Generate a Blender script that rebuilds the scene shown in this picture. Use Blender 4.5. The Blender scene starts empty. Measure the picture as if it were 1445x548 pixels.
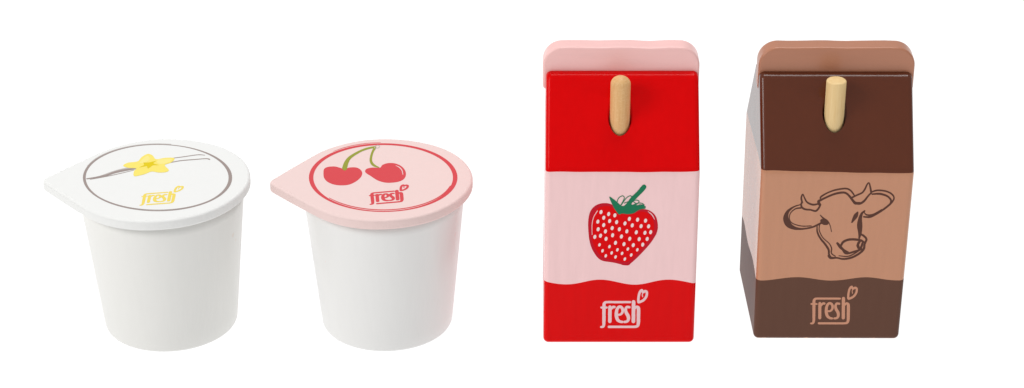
import bpy, bmesh, math, random
import numpy as np
from mathutils import Vector
from mathutils.geometry import tessellate_polygon

MM = 0.001
scene = bpy.context.scene
COL = scene.collection
random.seed(4)

# ------------------------------------------------------------------ colour helpers
def lin(c):
    return tuple(((v/255)/12.92 if v/255 <= .04045 else ((v/255+.055)/1.055)**2.4) for v in c) + (1.0,)

# ------------------------------------------------------------------ materials
def new_mat(name):
    m = bpy.data.materials.new(name); m.use_nodes = True
    nt = m.node_tree; nt.nodes.clear()
    out = nt.nodes.new('ShaderNodeOutputMaterial'); b = nt.nodes.new('ShaderNodeBsdfPrincipled')
    nt.links.new(b.outputs[0], out.inputs[0])
    return m, nt, b

def mathn(nt, op, a, b=None, c=None):
    n = nt.nodes.new('ShaderNodeMath'); n.operation = op
    for i, v in enumerate((a, b, c)):
        if v is None: continue
        if isinstance(v, (int, float)): n.inputs[i].default_value = v
        else: nt.links.new(v, n.inputs[i])
    return n.outputs[0]

def mixc(nt, f, a, b):
    n = nt.nodes.new('ShaderNodeMix'); n.data_type = 'RGBA'
    for i, v in ((0, f), (6, a), (7, b)):
        if isinstance(v, (int, float, tuple)): n.inputs[i].default_value = v
        else: nt.links.new(v, n.inputs[i])
    return n.outputs[2]

def noise(nt, vec, scale, stretch=(1, 1, 1), detail=3, rough=.55):
    mp = nt.nodes.new('ShaderNodeMapping'); mp.inputs['Scale'].default_value = stretch
    nt.links.new(vec, mp.inputs[0])
    n = nt.nodes.new('ShaderNodeTexNoise'); n.inputs['Scale'].default_value = scale
    n.inputs['Detail'].default_value = detail; n.inputs['Roughness'].default_value = rough
    nt.links.new(mp.outputs[0], n.inputs['Vector'])
    return n.outputs['Fac']

def obj_coord(nt):
    return nt.nodes.new('ShaderNodeTexCoord').outputs['Object']

def paint_surface(nt, b, vec, rough=.35, spec=.25, bump=.25, grain=(1, 1, .15), coat=0.0, crumbs=0.0, bump_f=None):
    """brushed lacquer over turned wood: fine grain, soft undulation, tiny pits"""
    n1 = noise(nt, vec, 420, grain, 4)
    n2 = noise(nt, vec, 1500, (1, 1, .5), 2)
    n3 = noise(nt, vec, 90, (1, 1, 1), 2)
    h = mathn(nt, 'ADD', mathn(nt, 'MULTIPLY', n1, .5), mathn(nt, 'ADD', mathn(nt, 'MULTIPLY', n2, .22), mathn(nt, 'MULTIPLY', n3, 1.6)))
    bp = nt.nodes.new('ShaderNodeBump'); bp.inputs['Strength'].default_value = bump; bp.inputs['Distance'].default_value = .0003
    if crumbs:   # thick, crumbly paint on the sawn edge only
        geo = nt.nodes.new('ShaderNodeNewGeometry'); sp = nt.nodes.new('ShaderNodeSeparateXYZ'); nt.links.new(geo.outputs['True Normal'], sp.inputs[0])
        edge = mathn(nt, 'LESS_THAN', mathn(nt, 'ABSOLUTE', sp.outputs[2]), .55)
        h = mathn(nt, 'ADD', h, mathn(nt, 'MULTIPLY', mathn(nt, 'MULTIPLY', noise(nt, vec, 620, (1, 1, .6), 3, .6), edge), crumbs))
    if bump_f is not None: nt.links.new(mathn(nt, 'MULTIPLY', bump_f, bump), bp.inputs['Strength'])
    nt.links.new(h, bp.inputs['Height']); nt.links.new(bp.outputs[0], b.inputs['Normal'])
    b.inputs['Roughness'].default_value = rough
    b.inputs['Specular IOR Level'].default_value = spec
    b.inputs['Coat Weight'].default_value = coat
    return n1, n3

def mat_plain(name, rgb, rough=.45, spec=.2, bump=.25, mottle=.06, grain=(1, 1, .15), crumbs=0.0, specks=None):
    m, nt, b = new_mat(name)
    v = obj_coord(nt)
    n1, n3 = paint_surface(nt, b, v, rough, spec, bump, grain, crumbs=crumbs)
    c = lin(rgb); d = tuple(x*(1-mottle*2) for x in c[:3]) + (1,)
    col = mixc(nt, mathn(nt, 'MULTIPLY', n1, .9), c, d)
    if specks:   # faint smudges of other paint
        f = mathn(nt, 'MULTIPLY', mathn(nt, 'GREATER_THAN', noise(nt, v, 130, (1, 1, .7), 2, .7), .715), .35)
        col = mixc(nt, f, col, lin(specks))
    nt.links.new(col, b.inputs['Base Color'])
    return m

def dim(rgb, k=.86):
    return tuple(255*(v/255)**1.0*k**.42 for v in rgb)

def mat_ink(name, rgb, rough=.5, spec=.2):
    return mat_plain(name, rgb, rough, spec, .12, .02)

def mat_bands(name, top, mid, low, z_eave, z_wave, phase, rough=.3, spec=.25, raw=None, slope=0.0, matt_low=False, amp=.0010):
    """paint bands by height: roof colour / middle / wavy bottom"""
    m, nt, b = new_mat(name)
    v = obj_coord(nt)
    sep = nt.nodes.new('ShaderNodeSeparateXYZ'); nt.links.new(v, sep.inputs[0])
    x, y, z = sep.outputs
    xy = mathn(nt, 'ADD', x, y)
    w1 = mathn(nt, 'MULTIPLY', mathn(nt, 'SINE', mathn(nt, 'MULTIPLY_ADD', xy, 2*math.pi/.0245, phase)), amp)
    w1b = mathn(nt, 'MULTIPLY', mathn(nt, 'SUBTRACT', noise(nt, v, 60, (1, 1, 0), 1), .5), .0008)
    zw = mathn(nt, 'ADD', mathn(nt, 'ADD', w1, w1b), z_wave)
    low_f = mathn(nt, 'LESS_THAN', z, zw)
    we = mathn(nt, 'MULTIPLY', mathn(nt, 'SUBTRACT', noise(nt, v, 55, (1, 1, 0), 1), .5), .0011)
    ze = mathn(nt, 'ADD', mathn(nt, 'MULTIPLY_ADD', x, slope, z_eave), we)
    top_f = mathn(nt, 'GREATER_THAN', z, ze)
    mid_f = mathn(nt, 'MULTIPLY', mathn(nt, 'SUBTRACT', 1.0, low_f), mathn(nt, 'SUBTRACT', 1.0, top_f))
    n1, n3 = paint_surface(nt, b, v, rough, spec, .42, bump_f=mathn(nt, 'MULTIPLY_ADD', mid_f, .6, .4))
    base = mixc(nt, top_f, mixc(nt, low_f, lin(mid), lin(low)), lin(top))
    hsv = nt.nodes.new('ShaderNodeHueSaturation')
    nt.links.new(mathn(nt, 'MULTIPLY_ADD', n1, .12, .94), hsv.inputs['Value']); nt.links.new(base, hsv.inputs['Color'])
    col = hsv.outputs[0]
    if matt_low:   # the bottom band is a duller paint than the rest
        nt.links.new(mathn(nt, 'MULTIPLY_ADD', low_f, .22, rough), b.inputs['Roughness'])
        nt.links.new(mathn(nt, 'MULTIPLY_ADD', low_f, .1-spec, spec), b.inputs['Specular IOR Level'])
    if raw:   # worn paint along the bottom edge
        worn = mathn(nt, 'LESS_THAN', z, mathn(nt, 'MULTIPLY_ADD', noise(nt, v, 330, (1, 1, 0), 2), .0026, -.0009))
        col = mixc(nt, worn, col, lin(raw))
    nt.links.new(col, b.inputs['Base Color'])
    return m

def mat_wood(name, light, dark, flecks=0.0):
    m, nt, b = new_mat(name)
    v = obj_coord(nt)
    g = noise(nt, v, 900, (1, 1, .06), 4, .6)
    g2 = noise(nt, v, 2200, (1, 1, .12), 2, .6)
    f = mathn(nt, 'ADD', mathn(nt, 'MULTIPLY', g, 1.5), mathn(nt, 'MULTIPLY', g2, .5))
    f = mathn(nt, 'SUBTRACT', f, .55); f = mathn(nt, 'MINIMUM', mathn(nt, 'MAXIMUM', f, 0), 1)
    col = mixc(nt, f, lin(light), lin(dark))
    if flecks:   # short pale rays of the beech
        k = mathn(nt, 'GREATER_THAN', noise(nt, v, 2600, (.5, .5, 1.3), 1, .5), .60)
        col = mixc(nt, mathn(nt, 'MULTIPLY', k, flecks), col, lin((246, 214, 168)))
    nt.links.new(col, b.inputs['Base Color'])
    bp = nt.nodes.new('ShaderNodeBump'); bp.inputs['Strength'].default_value = .35; bp.inputs['Distance'].default_value = .0002
    nt.links.new(g, bp.inputs['Height']); nt.links.new(bp.outputs[0], b.inputs['Normal'])
    b.inputs['Roughness'].default_value = .5; b.inputs['Specular IOR Level'].default_value = .3
    return m

# ------------------------------------------------------------------ object helpers
def link(o, parent=None):
    COL.objects.link(o)
    if parent: o.parent = parent
    return o

def mesh_obj(name, bm, mats, parent=None, smooth=True):
    me = bpy.data.meshes.new(name); bm.to_mesh(me); bm.free()
    for m in (mats if isinstance(mats, (list, tuple)) else [mats]): me.materials.append(m)
    if smooth:
        for p in me.polygons: p.use_smooth = True
    return link(bpy.data.objects.new(name, me), parent)

def thing(name, label, cat, group, loc, rz=0):
    o = bpy.data.objects.new(name, None); COL.objects.link(o)
    o.location = loc; o.rotation_euler = (0, 0, rz); o.empty_display_size = .01
    o['label'] = label; o['category'] = cat; o['group'] = group
    return o

def bake(o):
    """apply the modifiers of o"""
    dg = bpy.context.evaluated_depsgraph_get(); dg.update()
    me = bpy.data.meshes.new_from_object(o.evaluated_get(dg), preserve_all_data_layers=True, depsgraph=dg)
    o.modifiers.clear(); o.data = me

def bevel(o, w, seg=4, ang=30):
    b = o.modifiers.new('b', 'BEVEL'); b.width = w*MM; b.segments = seg; b.limit_method = 'ANGLE'; b.angle_limit = math.radians(ang)
    return b

def wnormal(o):
    w = o.modifiers.new('w', 'WEIGHTED_NORMAL'); w.mode = 'FACE_AREA'; w.weight = 80

def prism(pts, h0, h1, axis):
    """pts 2D polygon (mm), extruded along axis between h0 and h1 (mm)"""
    bm = bmesh.new()
    def P(a, b, h):
        return Vector({'x': (h, a, b), 'y': (a, h, b), 'z': (a, b, h)}[axis])*MM
    A = [bm.verts.new(P(a, b, h0)) for a, b in pts]; B = [bm.verts.new(P(a, b, h1)) for a, b in pts]
    n = len(pts)
    bm.faces.new(A); bm.faces.new(B[::-1])
    for i in range(n): bm.faces.new((A[i], B[i], B[(i+1) % n], A[(i+1) % n]))
    bmesh.ops.recalc_face_normals(bm, faces=bm.faces)
    return bm

def lathe(prof, seg=128):
    bm = bmesh.new(); rings = []
    for r, z in prof:
        rings.append([bm.verts.new((r*MM*math.cos(2*math.pi*i/seg), r*MM*math.sin(2*math.pi*i/seg), z*MM)) for i in range(seg)])
    for a, b in zip(rings, rings[1:]):
        for i in range(seg): bm.faces.new((a[i], a[(i+1) % seg], b[(i+1) % seg], b[i]))
    bm.faces.new(rings[0][::-1]); bm.faces.new(rings[-1])
    bmesh.ops.recalc_face_normals(bm, faces=bm.faces)
    return bm

# ------------------------------------------------------------------ drawing on flat faces
def catmull(pts, n=6, closed=False):
    P = [Vector(p) for p in pts]; out = []; L = len(P)
    rng = range(L if closed else L-1)
    for i in rng:
        if closed: p0, p1, p2, p3 = P[(i-1) % L], P[i], P[(i+1) % L], P[(i+2) % L]
        else: p0, p1, p2, p3 = P[max(i-1, 0)], P[i], P[i+1], P[min(i+2, L-1)]
        for k in range(n):
            t = k/n
            out.append(.5*((2*p1)+(-p0+p2)*t+(2*p0-5*p1+4*p2-p3)*t*t+(-p0+3*p1-3*p2+p3)*t**3))
    if not closed: out.append(P[-1])
    return out

class Art:
    """ink laid on a plane.  Shapes are cut into fine rows so that crossing strokes of one colour form a single even film;
    each colour lies a hair above the one before.  to3(u, v, h) -> point in the object's own space"""
    CELL = .045
    def __init__(s, to3, lift=.03):
        s.to3 = to3; s.h = lift; s.layers = []; s.mats = []
        o = to3(0, 0, 0)/MM; s.k = 2 if abs(to3(0, 1, 0).z/MM-o.z) > 1e-2 else 1   # second drawing axis: z (upright face) or y (lid)
    def _tris(s, tris, m):
        if not s.layers or s.layers[-1][0] is not m: s.layers.append((m, []))
        for t in tris:
            q = []
            for p in t:
                v = s.to3(p[0], p[1], 0)/MM; q.append((v.x, v[s.k]))
            s.layers[-1][1].append(q)
    def _poly(s, pts, m):
        tr = tessellate_polygon([[Vector((p[0], p[1], 0)) for p in pts]])
        s._tris([(pts[i], pts[j], pts[k]) for i, j, k in tr], m)
    def fill(s, pts, m, smooth=True, n=5):
        s._poly(catmull(pts, n, True) if smooth else [Vector(p) for p in pts], m)
    def dot(s, x, y, rx, ry, rot, m, n=14):
        c, q = math.cos(rot), math.sin(rot)
        P = [(x+rx*math.cos(a)*c-ry*math.sin(a)*q, y+rx*math.cos(a)*q+ry*math.sin(a)*c) for a in [2*math.pi*i/n for i in range(n)]]
        s._tris([((x, y), P[i], P[(i+1) % n]) for i in range(n)], m)
    def stroke(s, pts, w, m, n=6, closed=False, cap=True, smooth=True):
        ws = [w]*len(pts) if isinstance(w, (int, float)) else w
        C = catmull([(p[0], p[1], q) for p, q in zip(pts, ws)], n, closed)
        L = len(C)
        for i in range(L if closed else L-1):
            A, B = C[i], C[(i+1) % L]
            d = Vector((B.x-A.x, B.y-A.y))
            if d.length < 1e-9: continue
            d.normalize(); nx, ny = -d.y*.5, d.x*.5; wa, wb = max(A.z, .3), max(B.z, .3)
            a, b_, c, e = (A.x+nx*wa, A.y+ny*wa), (A.x-nx*wa, A.y-ny*wa), (B.x-nx*wb, B.y-ny*wb), (B.x+nx*wb, B.y+ny*wb)
            s._tris([(a, b_, c), (a, c, e)], m)
        for i, c in enumerate(C):
            if not cap and not closed and i in (0, L-1): continue
            s.dot(c.x, c.y, max(c.z, .3)*.5, max(c.z, .3)*.5, 0, m, 10)
    def done(s, name, parent, up):
        bm = bmesh.new(); mats = []; q = s.CELL
        for m, tris in s.layers:
            if m not in mats: mats.append(m)
            mi = mats.index(m)
            T = np.array(tris); lo = T.reshape(-1, 2).min(0)-q; hi = T.reshape(-1, 2).max(0)+q
            W, H = (np.ceil((hi-lo)/q).astype(int)+1)
            M = np.zeros((H, W), bool)
            for t in T:
                i0, j0 = np.floor((t.min(0)-lo)/q).astype(int); i1, j1 = np.ceil((t.max(0)-lo)/q).astype(int)+1
                X = lo[0]+(np.arange(i0, i1)+.5)*q; Y = (lo[1]+(np.arange(j0, j1)+.5)*q)[:, None]
                def e(p, r): return (r[0]-p[0])*(Y-p[1])-(r[1]-p[1])*(X-p[0])
                a, b, c = e(t[0], t[1]), e(t[1], t[2]), e(t[2], t[0])
                M[j0:j1, i0:i1] |= ((a >= 0) & (b >= 0) & (c >= 0)) | ((a <= 0) & (b <= 0) & (c <= 0))
            base = s.to3(0, 0, s.h)/MM
            def P(x, y):
                v = [x, 0, 0]; v[s.k] = y; v[3-s.k] = base[3-s.k]
                return bm.verts.new(Vector(v)*MM)
            for j in range(H):
                row = np.flatnonzero(np.diff(np.concatenate(([0], M[j].astype(int), [0]))))
                for a, b in zip(row[::2], row[1::2]):
                    x0, x1, y0, y1 = lo[0]+a*q, lo[0]+b*q, lo[1]+j*q, lo[1]+(j+1)*q
                    f = bm.faces.new((P(x0, y0), P(x1, y0), P(x1, y1), P(x0, y1))); f.material_index = mi
            s.h += .012
        for f in bm.faces:
            f.normal_update()
            if f.normal.dot(up) < 0: f.normal_flip()
        return mesh_obj(name, bm, mats, parent, smooth=False)

def logo(art, m, ox, oy, ux, uy, vx, vy, k=1.0):
    """the word mark; drawn on a 665 x 548 grid mapped by two vectors"""
    old = art.to3
    art.to3 = lambda u, v, h: old(ox+u*ux+v*vx, oy+u*uy+v*vy, h)
    S = lambda pts, w, **a: art.stroke(pts, [q*k for q in w] if isinstance(w, list) else w*k, m, **a)
    S([(66, 482), (88, 478), (96, 455), (97, 400), (97, 320), (97, 262), (98, 228), (112, 211), (138, 207), (210, 207), (300, 207), (383, 207)],
      [22, 26, 32, 36, 37, 37, 34, 28, 25, 25, 25, 24])
    S([(68, 267), (100, 267), (128, 267)], 22)
    S([(162, 262), (162, 340), (162, 420)], 38)
    S([(160, 325), (172, 285), (196, 262), (212, 262)], [20, 28, 28, 28])
    S([(240, 345), (275, 345), (298, 322), (302, 288), (285, 262), (258, 262), (238, 295), (233, 350), (245, 398), (270, 420), (298, 426)],
      [22, 24, 28, 32, 30, 30, 34, 38, 36, 30, 26])
    S([(376, 264), (348, 262), (334, 290), (342, 325), (362, 360), (366, 395), (352, 420), (322, 426)], [26, 28, 32, 36, 38, 34, 28, 26])
    S([(421, 205), (421, 300), (421, 420)], 40)
    S([(430, 285), (450, 262), (470, 266), (476, 290), (476, 380), (475, 440), (466, 470), (440, 479), (380, 480), (260, 480), (152, 480)],
      [20, 28, 34, 38, 38, 36, 30, 27, 26, 26, 26])
    S([(474, 203), (476, 150), (488, 100), (510, 76), (524, 97), (548, 86), (566, 100), (560, 145), (530, 185), (490, 205)], 27, closed=True)
    S([(520, 148), (516, 125), (522, 108)], 10)
    art.to3 = old

# ------------------------------------------------------------------ cups
def make_cup(label, loc, lid_off, r_bot, r_top, body_mat, lid_mat, tip, R, z_lid, z_top, body_off):
    t = thing('yogurt_cup', label, 'toy cup', 'wooden toy yogurt cups with a pull-tab lid', loc)
    H = z_lid
    prof = [(r_bot*.55, .25), (r_bot-1.9, .05), (r_bot-1.0, .15), (r_bot-.35, .6), (r_bot-.05, 1.3)]
    for i in range(1, 13):
        f = i/12; prof.append((r_bot+(r_top-r_bot)*f, 1.3+(H-1.3)*f))
    cb = mesh_obj('cup_body', lathe(prof, 160), body_mat, t); cb.location = Vector((body_off[0], body_off[1], 0))*MM
    # lid: circle with a drawn-out pull tab, rounded at its end
    tx, ty = tip; d = math.hypot(tx, ty); base = math.atan2(ty, tx); rt = 3.4
    dd = d-rt; al = math.acos((R-rt)/dd)
    pts = []
    n = 110
    for i in range(n+1):
        a = base+al+(2*math.pi-2*al)*i/n
        wob = .12*math.sin(3*a+1)+.07*math.sin(7*a+2)
        pts.append(((R+wob)*math.cos(a), (R+wob)*math.sin(a)))
    cx, cy = dd*math.cos(base), dd*math.sin(base)
    p_end = (cx+rt*math.cos(base-al), cy+rt*math.sin(base-al)); p_sta = (cx+rt*math.cos(base+al), cy+rt*math.sin(base+al))
    last = pts[-1]; first = pts[0]
    for k in (1, 2, 3, 4, 5):
        f = k/6; s = -.35*math.sin(math.pi*f)
        pts.append((last[0]+(p_end[0]-last[0])*f, last[1]+(p_end[1]-last[1])*f-s*.6))
    for i in range(9):
        a = base-al+2*al*i/8; pts.append((cx+rt*math.cos(a), cy+rt*math.sin(a)))
    for k in (1, 2, 3, 4, 5):
        f = k/6; s = -.35*math.sin(math.pi*f)
        pts.append((p_sta[0]+(first[0]-p_sta[0])*f, p_sta[1]+(first[1]-p_sta[1])*f+s*.6))
    lid = mesh_obj('lid', prism(pts, z_lid, z_top, 'z'), lid_mat, t)
    bevel(lid, .95, 5, 40); wnormal(lid); bake(lid)
    lid.location = Vector((lid_off[0], lid_off[1], 0))*MM
    return t, lid

white_body = mat_plain('white_lacquer', (231, 230, 226), .36, .3, .3, .02, specks=(224, 205, 190))
white_body2 = mat_plain('white_lacquer_cool', (232, 231, 229), .3, .3, .24, .02, specks=(232, 205, 200))
white_lid = mat_plain('white_chalky_paint', (235, 235, 233), .6, .2, .3, .015, (1, 1, 1), crumbs=3.0)
pink_lid = mat_plain('pale_pink_paint', (236, 210, 206), .55, .2, .4, .02, (1, 1, 1), crumbs=3.0)

# drawing grid of a lid -> mm on the lid
def lid_map(cx, x0, lean, y0, z_top):
    def f(u, v, h):
        d = v-250
        return Vector((x0+lean*d+(u-cx)*(.25384-.000144*d), y0-.5497*d+.00031*d*d, z_top+h))*MM
    return f

def ring(art, m, cx, cy, rx, ry, wl, wr, wt, wb, gap=None, n=96):
    """hand drawn ring: width swells left and right, thin at top and bottom"""
    out_ = []; in_ = []
    for i in range(n):
        a = 2*math.pi*i/n
        c, s = math.cos(a), math.sin(a)
        out_.append((cx+rx*c, cy+ry*s))
        wx = (wr if c > 0 else wl); wy = (wb if s > 0 else wt)
        in_.append((cx+(rx-wx)*c+0, cy+(ry-wy)*s))
    for i in range(n):
        j = (i+1) % n
        art._tris([(out_[i], out_[j], in_[j]), (out_[i], in_[j], in_[i])], m)

UP = Vector((0, 0, 1))
Z1, Z2 = 57.8, 58.2
# --- vanilla cup
van, van_lid = make_cup('all-white wooden toy cup whose lid shows a yellow flower and grey vanilla pods', (-.12625, -.0984, 0), (0, 1.0), 24.2, 29.3,
                        white_body, white_lid, (-41.3, -.9), 32.3, Z1-3.8, Z1, (.9, 0))
grey_ink = mat_ink('grey_brown_ink', dim((168, 153, 148))); grey_pale = mat_ink('pale_grey_ink', dim((205, 198, 194)))
yel_ink = mat_ink('pale_yellow_ink', (245, 226, 112)); yel2 = mat_ink('light_yellow_ink', (245, 230, 140)); must_ink = mat_ink('mustard_ink', (226, 200, 6)); logo_yel = mat_ink('soft_yellow_ink', (240, 216, 98))
tm = lid_map(225, -.036, .0716, 1.254, Z1)
a = Art(tm)
ring(a, grey_ink, 222.3, 251.0, 105.3, 47.4, 3.9, 5.0, 1.0, 1.0)
a.stroke([(222.3+102.8*math.cos(t), 251.5+45.2*math.sin(t)) for t in [math.radians(x) for x in range(22, 172, 10)]], [.5]+[.9]*12+[.6]*2, grey_ink)
a.stroke([(222.3+105.6*math.cos(t), 251.0+47.8*math.sin(t)) for t in [math.radians(x) for x in range(200, 290, 10)]], [.5]+[1.0]*7+[1.3], grey_pale)
a.done('ring_print', van_lid, UP)
g = lambda p: [(110+x/7.605, 205+y/7.605) for x, y in p]
gw = lambda w: [q/7.605 for q in w]
a = Art(tm)
a.stroke(g([(230, 335), (400, 284), (520, 257), (600, 248)]), gw([6, 24, 26, 12]), grey_pale)
a.stroke(g([(95, 362), (180, 350), (300, 325), (400, 292), (520, 266), (625, 252)]), gw([12, 15, 19, 22, 22, 14]), grey_ink)
a.stroke(g([(130, 370), (350, 328), (600, 270)]), gw([4, 7, 5]), grey_ink)
a.stroke(g([(1005, 142), (1130, 126), (1250, 108), (1310, 104), (1362, 109)]), gw([7, 8, 8, 8, 5]), grey_ink)
a.stroke(g([(980, 190), (1100, 168), (1250, 155), (1370, 146), (1412, 153)]), gw([8, 9, 9, 9, 13]), grey_ink)
a.fill(g([(485, 222), (535, 190), (640, 175), (682, 130), (748, 95), (800, 112), (838, 152), (930, 138), (1026, 138), (1028, 165), (985, 195), (932, 216),
          (975, 268), (945, 291), (870, 296), (790, 285), (720, 312), (620, 335), (596, 320), (605, 275), (625, 252), (540, 245)]), yel_ink)
a.fill(g([(860, 160), (940, 148), (1010, 152), (985, 182), (900, 205), (850, 195)]), yel2)
a.fill(g([(660, 195), (700, 145), (745, 115), (770, 150), (740, 180)]), yel2)
a.fill(g([(700, 190), (760, 188), (838, 170), (806, 198), (872, 217), (805, 218), (752, 255), (738, 226), (655, 242), (712, 214)]), must_ink, smooth=False)
a.done('flower_print', van_lid, UP)
a = Art(tm)
logo(a, logo_yel, *(lambda O, U, V: (O[0]-U[0]*65-V[0]*490, O[1]-U[1]*65-V[1]*490, U[0], U[1], V[0], V[1]))(
    (197.5, 290.3), (47.0/425, -3.4/425), (-3.6/285, 16.2/285)), k=1.1)
a.done('logo_print', van_lid, UP)

# --- cherry cup
che, che_lid = make_cup('white wooden toy cup with a pink lid printed with two red cherries', (-.0461, -.0984, 0), (0, 0.6), 23.9, 28.95,
                        white_body2, pink_lid, (-40.2, -2.7), 31.9, Z2-3.8, Z2, (.25, 0))
red_ink = mat_ink('cherry_red_ink', dim((229, 76, 83))); olive = mat_ink('olive_green_ink', dim((160, 165, 55))); pale = mat_ink('pale_highlight_ink', dim((250, 222, 220)))
tm = lid_map(541, .074, .0261, 1.486, Z2)
a = Art(tm)
ring(a, red_ink, 540.6, 252.0, 104.8, 48.5, 6.3, 6.4, 2.5, 1.4)
a.stroke([(540.6+98*math.cos(t), 252+45.6*math.sin(t)) for t in [math.radians(x) for x in range(15, 150, 9)]], [1.0]+[1.3]*12+[1.1, .8], red_ink)
a.stroke([(540.6+106*math.cos(t), 252+49.6*math.sin(t)) for t in [math.radians(x) for x in range(228, 276, 8)]], [.4, .7, .8, .8, .7, .5], red_ink)
a.done('ring_print', che_lid, UP)
g = lambda p: [(445+x/7.307, 195+y/7.307) for x, y in p]
gw = lambda w: [q/7.307 for q in w]
a = Art(tm)
a.fill(g([(83, 372), (90, 328), (130, 306), (200, 302), (250, 314), (300, 328), (350, 313), (420, 312), (465, 335), (483, 370), (468, 412), (420, 455), (350, 488), (270, 497), (190, 488), (125, 460), (90, 420)]), red_ink)
a.fill(g([(512, 350), (530, 325), (590, 313), (665, 314), (692, 285), (750, 267), (820, 270), (880, 295), (920, 335), (933, 380), (918, 425), (870, 455), (800, 468), (720, 468), (640, 445), (570, 400), (525, 372)]), red_ink)
a.stroke(g([(828, 292), (868, 313), (893, 345), (902, 385)]), gw([3, 9, 9, 6]), pale)
a.stroke(g([(300, 325), (318, 265), (358, 208), (450, 150), (530, 118), (615, 100)]), gw([52, 44, 30, 22, 20, 18]), olive, cap=False)
a.stroke(g([(655, 312), (600, 288), (573, 250), (575, 200), (590, 150), (615, 105)]), gw([8, 24, 26, 24, 22, 24]), olive)
a.stroke(g([(608, 110), (620, 88), (648, 82), (662, 94), (648, 110), (622, 112)]), gw([5]*6), grey_pale, closed=True)
a.done('cherries_print', che_lid, UP)
a = Art(tm)
logo(a, red_ink, *(lambda O, U, V: (O[0]-U[0]*65-V[0]*490, O[1]-U[1]*65-V[1]*490, U[0], U[1], V[0], V[1]))(
    (522.6, 290.2), (46.3/425, -4.0/425), (1.6/285, 16.2/285)), k=1.22)
a.done('logo_print', che_lid, UP)

# ------------------------------------------------------------------ cartons
def make_carton(label, loc, rz, w0, w1, w2, zE, zT, zF, dep, body_mat, fin_mat, finw, skew, finx=0, seed=1):
    t = thing('drink_carton', label, 'toy carton', 'wooden toy drink cartons with a peg straw', loc, rz)
    bm = bmesh.new()
    yf = dep/2-3.5; yb = dep/2+3.5
    prof = [(0, 0), (0, zE*.33), (0, zE*.66), (0, zE), (yf-2.7, zT), (yb+2.7, zT), (dep, zE), (dep, zE*.5), (dep, 0)]
    def hw(z):
        return (w0+(w1-w0)*z/zE if z <= zE else w1+(w2-w1)*(z-zE)/(zT-zE))/2
    L = [bm.verts.new(Vector((-hw(z)-skew*y/dep, y, z))*MM) for y, z in prof]
    R = [bm.verts.new(Vector((hw(z), y, z))*MM) for y, z in prof]
    bm.faces.new(L); bm.faces.new(R[::-1]); n = len(prof)
    for i in range(n): bm.faces.new((L[i], R[i], R[(i+1) % n], L[(i+1) % n]))
    bmesh.ops.recalc_face_normals(bm, faces=bm.faces)
    body = mesh_obj('carton_body', bm, body_mat, t)
    bevel(body, 1.9, 6, 20)
    return t, body, yf, yb

def finish_body(t, body, px, py, hole_r):
    bm = lathe([(hole_r, 0), (hole_r, 60)], 40)
    me = bpy.data.meshes.new('c'); bm.to_mesh(me); bm.free()
    c = bpy.data.objects.new('c', me); COL.objects.link(c)
    c.parent = t; c.location = Vector((px, py, 66))*MM
    bpy.context.view_layer.update()
    b = body.modifiers.new('h', 'BOOLEAN'); b.operation = 'DIFFERENCE'; b.object = c; b.solver = 'EXACT'
    wnormal(body)
    bake(body)
    bpy.data.objects.remove(c)

def make_fin(t, w, yf, yb, z0, z1, x0, mat, rad=7.0, seed=1, chip=False):
    rnd = random.Random(seed)
    pts = []; hw = w/2
    def arc(cx, cz, r, a0, a1, n):
        for i in range(n+1):
            a = math.radians(a0+(a1-a0)*i/n); pts.append((cx+r*math.cos(a), cz+r*math.sin(a)))
    arc(x0-hw+1.6, z0+1.6, 1.6, 270, 180, 4)
    arc(x0-hw+rad, z1-rad, rad, 180, 90, 12)
    for k in range(1, 12):
        x = x0-hw+rad+(w-2*rad)*k/12
        dz = .10*math.sin(k*1.1+seed)+rnd.uniform(-.05, .05)
        if chip and k in (8, 9): dz -= .15
        pts.append((x, z1+dz))
    arc(x0+hw-rad, z1-rad, rad, 90, 0, 12)
    arc(x0+hw-1.6, z0+1.6, 1.6, 0, -90, 4)
    f = mesh_obj('gable_top', prism(pts, yf, yb, 'y'), mat, t)
    bevel(f, .8, 4, 40); wnormal(f); bake(f)
    return f

def make_straw(t, px, py, z0, z1, r, mat, dome):
    prof = [(r, z0)]
    prof.append((r, z0+(z1-z0)*.5))
    if dome:
        k = r*.85
        for i in range(0, 9):
            a = math.radians(10*i+4); prof.append((r*math.cos(a) if i < 8 else .3, z1-k+k*math.sin(a)))
    else:
        for i in range(0, 6):
            a = math.radians(18*i); prof.append((r-.7+.7*math.cos(a), z1-.6+.6*math.sin(a)))
        prof.append((.3, z1+.02))
    s = mesh_obj('straw', lathe(prof, 48), mat, t)
    s.location = Vector((px, py, 0))*MM
    for p in s.data.polygons: p.use_smooth = True
    return s

FRONT = Vector((0, -1, 0))

# --- strawberry carton
RED = (222, 3, 6); PINK = (246, 207, 207)
st_mat = mat_bands('strawberry_lacquer', RED, PINK, RED, 70.0*MM, 25.9*MM, -2.88, .2, .08)
st_fin = mat_plain('pink_edge_paint', (250, 200, 196), .32, .4, .5, .05, (.12, 1, 1))
st, st_body, yf, yb = make_carton('red and pink wooden toy carton printed with a red strawberry', (.0386, -.11608, 0), 0,
                                  54.6, 54.0, 53.6, 70.0, 99.0, 107.9, 50, st_mat, st_fin, 55, -.4)
finish_body(st, st_body, -.9, 11.3, 4.35)
make_fin(st, 54.9, yf, yb, 91.5, 107.9, -.3, st_fin, 7.0, 1, True)
make_straw(st, -.9, 11.2, 70, 101.7, 3.5, mat_wood('oiled_beech_wood', (234, 190, 134), (208, 154, 94), .22), True)

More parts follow.
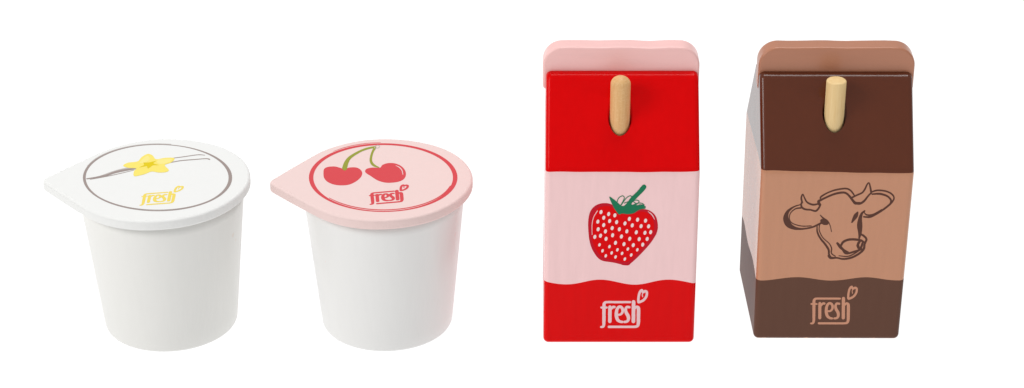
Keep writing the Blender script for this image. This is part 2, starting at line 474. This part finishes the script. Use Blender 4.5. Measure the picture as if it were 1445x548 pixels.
# grid of the front print: x 3.93 per mm, z 3.46 per mm
def fm(u, v, h):
    d = 483-v
    return Vector(((u-873.3-d*.017)/(3.88+d*.0005), -h, .8+d*(.2997-.000044*d)))*MM
crim = mat_ink('crimson_ink', (196, 26, 44), .45, .06); sred = mat_ink('berry_red_ink', (223, 3, 10), .4, .06); grn = mat_ink('leaf_green_ink', (30, 120, 84), .5, .1); spk = mat_ink('pink_ink', (240, 200, 203)); seedm = mat_ink('seed_ink', (245, 222, 220))
g = lambda p: [(820+x/4.384, 255+y/4.384) for x, y in p]
gw = lambda w: [q/4.384 for q in w]
a = Art(fm)
a.fill(g([(43, 310), (43, 240), (58, 185), (95, 150), (150, 140), (200, 155), (250, 190), (300, 195), (360, 178), (410, 183), (450, 213), (467, 260), (465, 315), (430, 380), (370, 450), (305, 512), (270, 523), (200, 508), (120, 492), (75, 440), (52, 380)]), crim)
a.fill(g([(64, 320), (66, 240), (86, 190), (115, 165), (165, 158), (205, 180), (240, 205), (300, 210), (360, 192), (402, 200), (436, 235), (446, 290), (425, 350), (360, 432), (300, 492), (270, 503), (200, 490), (130, 472), (92, 430), (70, 380)]), sred)
a.stroke(g([(98, 188), (76, 225), (66, 270), (66, 335)]), gw([5, 4, 4, 3]), spk)
a.stroke(g([(408, 192), (432, 212), (448, 240)]), gw([3, 6, 3]), spk)
a.stroke(g([(462, 300), (458, 330), (448, 345)]), gw([3, 4, 3]), crim)
a.stroke(g([(300, 515), (285, 522), (250, 520)]), gw([4, 6, 4]), crim)
a.fill(g([(170, 100), (205, 122), (250, 158), (278, 140), (300, 108), (340, 68), (372, 30), (388, 27), (396, 42), (380, 66), (335, 112), (306, 146), (340, 152), (385, 158), (372, 172), (345, 186), (320, 202), (285, 208), (250, 204), (230, 210), (208, 184), (188, 148)]), grn, n=4)
for pts in ([(215, 150), (225, 112), (250, 95), (262, 108), (248, 140), (235, 160)], [(245, 150), (275, 108), (300, 95), (305, 108), (285, 140)],
            [(290, 140), (330, 122), (352, 128), (340, 145), (300, 158)], [(300, 160), (345, 140), (378, 146), (355, 160)], [(320, 170), (360, 150), (392, 164), (370, 170)],
            [(180, 120), (196, 150), (214, 168), (222, 150), (205, 128)], [(262, 140), (300, 128), (330, 140), (318, 158)], [(310, 172), (350, 168), (384, 150)], [(330, 190), (362, 176), (390, 172)]):
    a.stroke(g(pts), gw([5]*len(pts)), grn)
for x, y in ((120,195),(167,207),(205,215),(137,230),(101,254),(173,250),(216,257),(137,275),(103,301),(189,294),(148,314),(83,348),(118,341),(192,338),(152,360),(233,301),(267,265),(294,237),(344,242),(393,248),(312,277),(366,282),(412,283),(279,314),(337,320),(390,323),(425,319),(246,346),(297,360),(355,362),(404,361),(210,385),(262,393),(319,399),(377,396)):
    a.dot(820+x/4.384, 255+y/4.384, 9.2/4.384, 13/4.384, .25, seedm)
for x, y in ((112,397),(173,408),(131,434),(222,428),(286,423),(344,428),(187,447),(251,450),(307,460),(151,465),(211,472),(268,485)):
    a.dot(820+x/4.384, 255+y/4.384, 7.5/4.384, 11/4.384, .35, seedm)
a.done('strawberry_print', st, FRONT)
a = Art(fm)
logo(a, spk, 840, 400, 1/7.823, 0, 0, 1/7.823, k=1.0)
a.done('logo_print', st, FRONT)

# --- chocolate carton
ROOF = (93, 43, 22); TAN = (196, 138, 106); LOW = (100, 68, 55)
ch_mat = mat_bands('chocolate_lacquer', ROOF, TAN, LOW, 68.5*MM, 25.6*MM, -1.62, .2, .4, matt_low=True, amp=.0007, raw=(206, 150, 112), slope=-.018)
ch_fin = mat_plain('tan_edge_paint', (186, 126, 98), .3, .4, .4, .05, (.12, 1, 1))
ch, ch_body, yf, yb = make_carton('brown and tan wooden toy carton printed with a cow head', (.1141, -.1133, 0), math.radians(-.3),
                                  52.7, 53.7, 53.2, 68.4, 97.4, 106.5, 50, ch_mat, ch_fin, 55, 1.4)
finish_body(ch, ch_body, -1.1, 12.0, 4.35)
make_fin(ch, 55.0, yf, yb, 89.6, 106.5, 0, ch_fin, 7.0, 3)
make_straw(ch, -1.1, 12.0, 70, 98.6, 3.5, mat_wood('pale_beech_wood', (240, 212, 158), (222, 184, 124)), False)

# the face leans with its place in view: follow the printed centre line
def fmc(u, v, h):
    d = 483-v
    return Vector(((u-1165.5-d*.063)/(3.88+d*.0005), -h, -.9+d*(.3007-.000044*d)))*MM
cow = mat_ink('dark_brown_ink', (92, 60, 50), .5, .1)
g = lambda p: [(1100+x/4.384, 250+y/4.384) for x, y in p]
gw = lambda w: [q/4.384 for q in w]
a = Art(fmc)
for pts, w in (
    ([(134, 160), (128, 130), (137, 108), (150, 135), (165, 158), (200, 172), (236, 166)], [8, 8, 6, 7, 8, 9, 7]),
    ([(128, 162), (130, 185), (150, 200), (185, 204), (216, 211), (234, 195), (246, 172)], [7, 9, 9, 8, 9, 9, 8]),
    ([(122, 172), (82, 186), (46, 215), (34, 255), (48, 292), (82, 315), (130, 322), (190, 313), (232, 295), (256, 282)], [5, 7, 14, 25, 27, 17, 9, 8, 9, 9]),
    ([(126, 192), (92, 198), (62, 225), (56, 262), (76, 288), (130, 304), (190, 303)], [8, 6, 5, 5, 5, 5, 5]),
    ([(240, 170), (234, 152), (250, 142), (300, 118), (345, 102), (392, 97), (420, 115), (448, 150), (462, 162), (488, 160)], [14, 13, 10, 9, 10, 10, 10, 12, 14, 8]),
    ([(245, 135), (250, 122), (290, 98), (340, 80), (400, 72), (430, 84), (452, 112)], [6, 8, 7, 8, 8, 8, 7]),
    ([(438, 128), (470, 112), (500, 98), (518, 75), (530, 48), (542, 36), (550, 60), (556, 92)], [8, 8, 8, 8, 7, 6, 8, 9]),
    ([(450, 155), (482, 166), (512, 150), (536, 120), (556, 98)], [8, 10, 10, 8, 8]),
    ([(555, 95), (590, 83), (640, 86), (680, 103), (697, 130), (680, 160), (640, 195), (590, 228), (550, 247), (512, 246)], [7, 8, 8, 8, 7, 9, 9, 9, 9, 7]),
    ([(562, 106), (610, 104), (655, 118), (678, 142), (674, 165)], [7, 10, 9, 9, 7]),
    ([(512, 215), (530, 234), (570, 232), (622, 200)], [5, 7, 8, 4]),
    ([(518, 210), (500, 226), (490, 260), (488, 300), (490, 345), (486, 378)], [7, 11, 18, 25, 17, 8]),
    ([(226, 300), (228, 340), (247, 380), (276, 415), (298, 450), (301, 480), (316, 500)], [5, 8, 9, 10, 10, 9, 8]),
    ([(242, 292), (240, 330), (262, 375), (300, 410), (316, 440), (316, 472), (340, 490)], [5, 5, 5, 5, 6, 6, 5]),
    ([(258, 272), (270, 280), (285, 284)], [20, 26, 20]),
    ([(245, 236), (265, 256), (290, 272), (306, 300), (315, 338)], [4, 8, 6, 4, 4]),
    ([(475, 218), (462, 242), (440, 280)], [7, 20, 7]),
    ([(298, 488), (312, 500), (350, 500), (390, 507), (440, 498), (488, 472), (514, 445), (519, 415), (530, 385), (515, 365), (492, 352)], [10, 12, 8, 9, 10, 10, 11, 10, 10, 10, 8]),
    ([(362, 487), (420, 490), (472, 464), (500, 442)], [4, 6, 6, 6]),
    ([(375, 422), (390, 400), (430, 386), (490, 390), (512, 402)], [10, 11, 11, 11, 10]),
    ([(352, 410), (372, 435), (400, 460)], [11, 14, 8]),
    ([(384, 440), (396, 456), (420, 464)], [5, 12, 5]),
    ([(478, 408), (480, 432), (486, 446)], [8, 13, 8]),
    ([(375, 428), (402, 472), (460, 460), (502, 446)], [6, 9, 9, 9]),
    ([(490, 395), (476, 425), (494, 440), (506, 410)], [12, 11, 11, 10])):
    a.stroke(g(pts), [q*1.32 for q in gw(w)], cow, n=5)
a.done('cow_print', ch, FRONT)
a = Art(fmc)
tan_ink = mat_ink('tan_ink', (205, 146, 118))
logo(a, tan_ink, 1135+5/7.823, 395, 1/7.823, 0, 0, 1/7.823, k=.9)
a.done('logo_print', ch, FRONT)

# ------------------------------------------------------------------ surface: plain white sheet with an added glow
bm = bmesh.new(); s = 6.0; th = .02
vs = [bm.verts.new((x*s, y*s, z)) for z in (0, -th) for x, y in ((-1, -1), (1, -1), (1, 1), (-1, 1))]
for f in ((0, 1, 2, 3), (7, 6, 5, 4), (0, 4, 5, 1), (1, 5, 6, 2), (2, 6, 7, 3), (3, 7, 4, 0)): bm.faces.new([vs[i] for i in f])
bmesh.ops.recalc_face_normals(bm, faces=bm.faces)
m, nt, b = new_mat('white_sheet_added_glow')
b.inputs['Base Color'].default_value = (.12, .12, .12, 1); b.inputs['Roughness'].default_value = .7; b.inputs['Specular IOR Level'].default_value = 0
b.inputs['Emission Color'].default_value = (1, 1, 1, 1); b.inputs['Emission Strength'].default_value = 1.0  # emission added to whiten the sheet and wash out contact shadows
tb = mesh_obj('table_surface', bm, m, None, False); tb['kind'] = 'structure'; tb['label'] = 'plain white surface under the toys, with an added glow'

# ------------------------------------------------------------------ light
w = bpy.data.worlds.new('World'); scene.world = w; w.use_nodes = True
bg = w.node_tree.nodes['Background']; bg.inputs[0].default_value = (.98, .99, 1, 1); bg.inputs[1].default_value = .45

def area(name, loc, target, size, power, col=(1, 1, 1)):
    l = bpy.data.lights.new(name, 'AREA'); l.shape = 'RECTANGLE'; l.size, l.size_y = size; l.energy = power; l.color = col
    o = bpy.data.objects.new(name, l); COL.objects.link(o); o.location = loc
    o.rotation_euler = (Vector(target)-Vector(loc)).to_track_quat('-Z', 'Y').to_euler()
    return o
area('softbox_key', (-1.0, -.6, .8), (0, -.1, .04), (.5, .5), 6.2, (1, .99, .97))
area('softbox_top', (.1, .25, 1.2), (0, -.1, .04), (.7, .5), 8.0)

# ------------------------------------------------------------------ camera
cam = bpy.data.cameras.new('camera'); co = bpy.data.objects.new('camera', cam); COL.objects.link(co)
p = math.radians(27.9); D = .97
co.location = (0, -D*math.cos(p), D*math.sin(p)); co.rotation_euler = (math.pi/2-p, 0, 0)
cam.sensor_width = 36; cam.lens = 36*3380/1445; cam.clip_start = .01; cam.clip_end = 50
scene.camera = co

scene.view_settings.view_transform = 'Standard'; scene.view_settings.look = 'None'
scene.view_settings.exposure = 0; scene.view_settings.gamma = 1
scene.render.engine = 'CYCLES'
scene.cycles.use_denoising = True
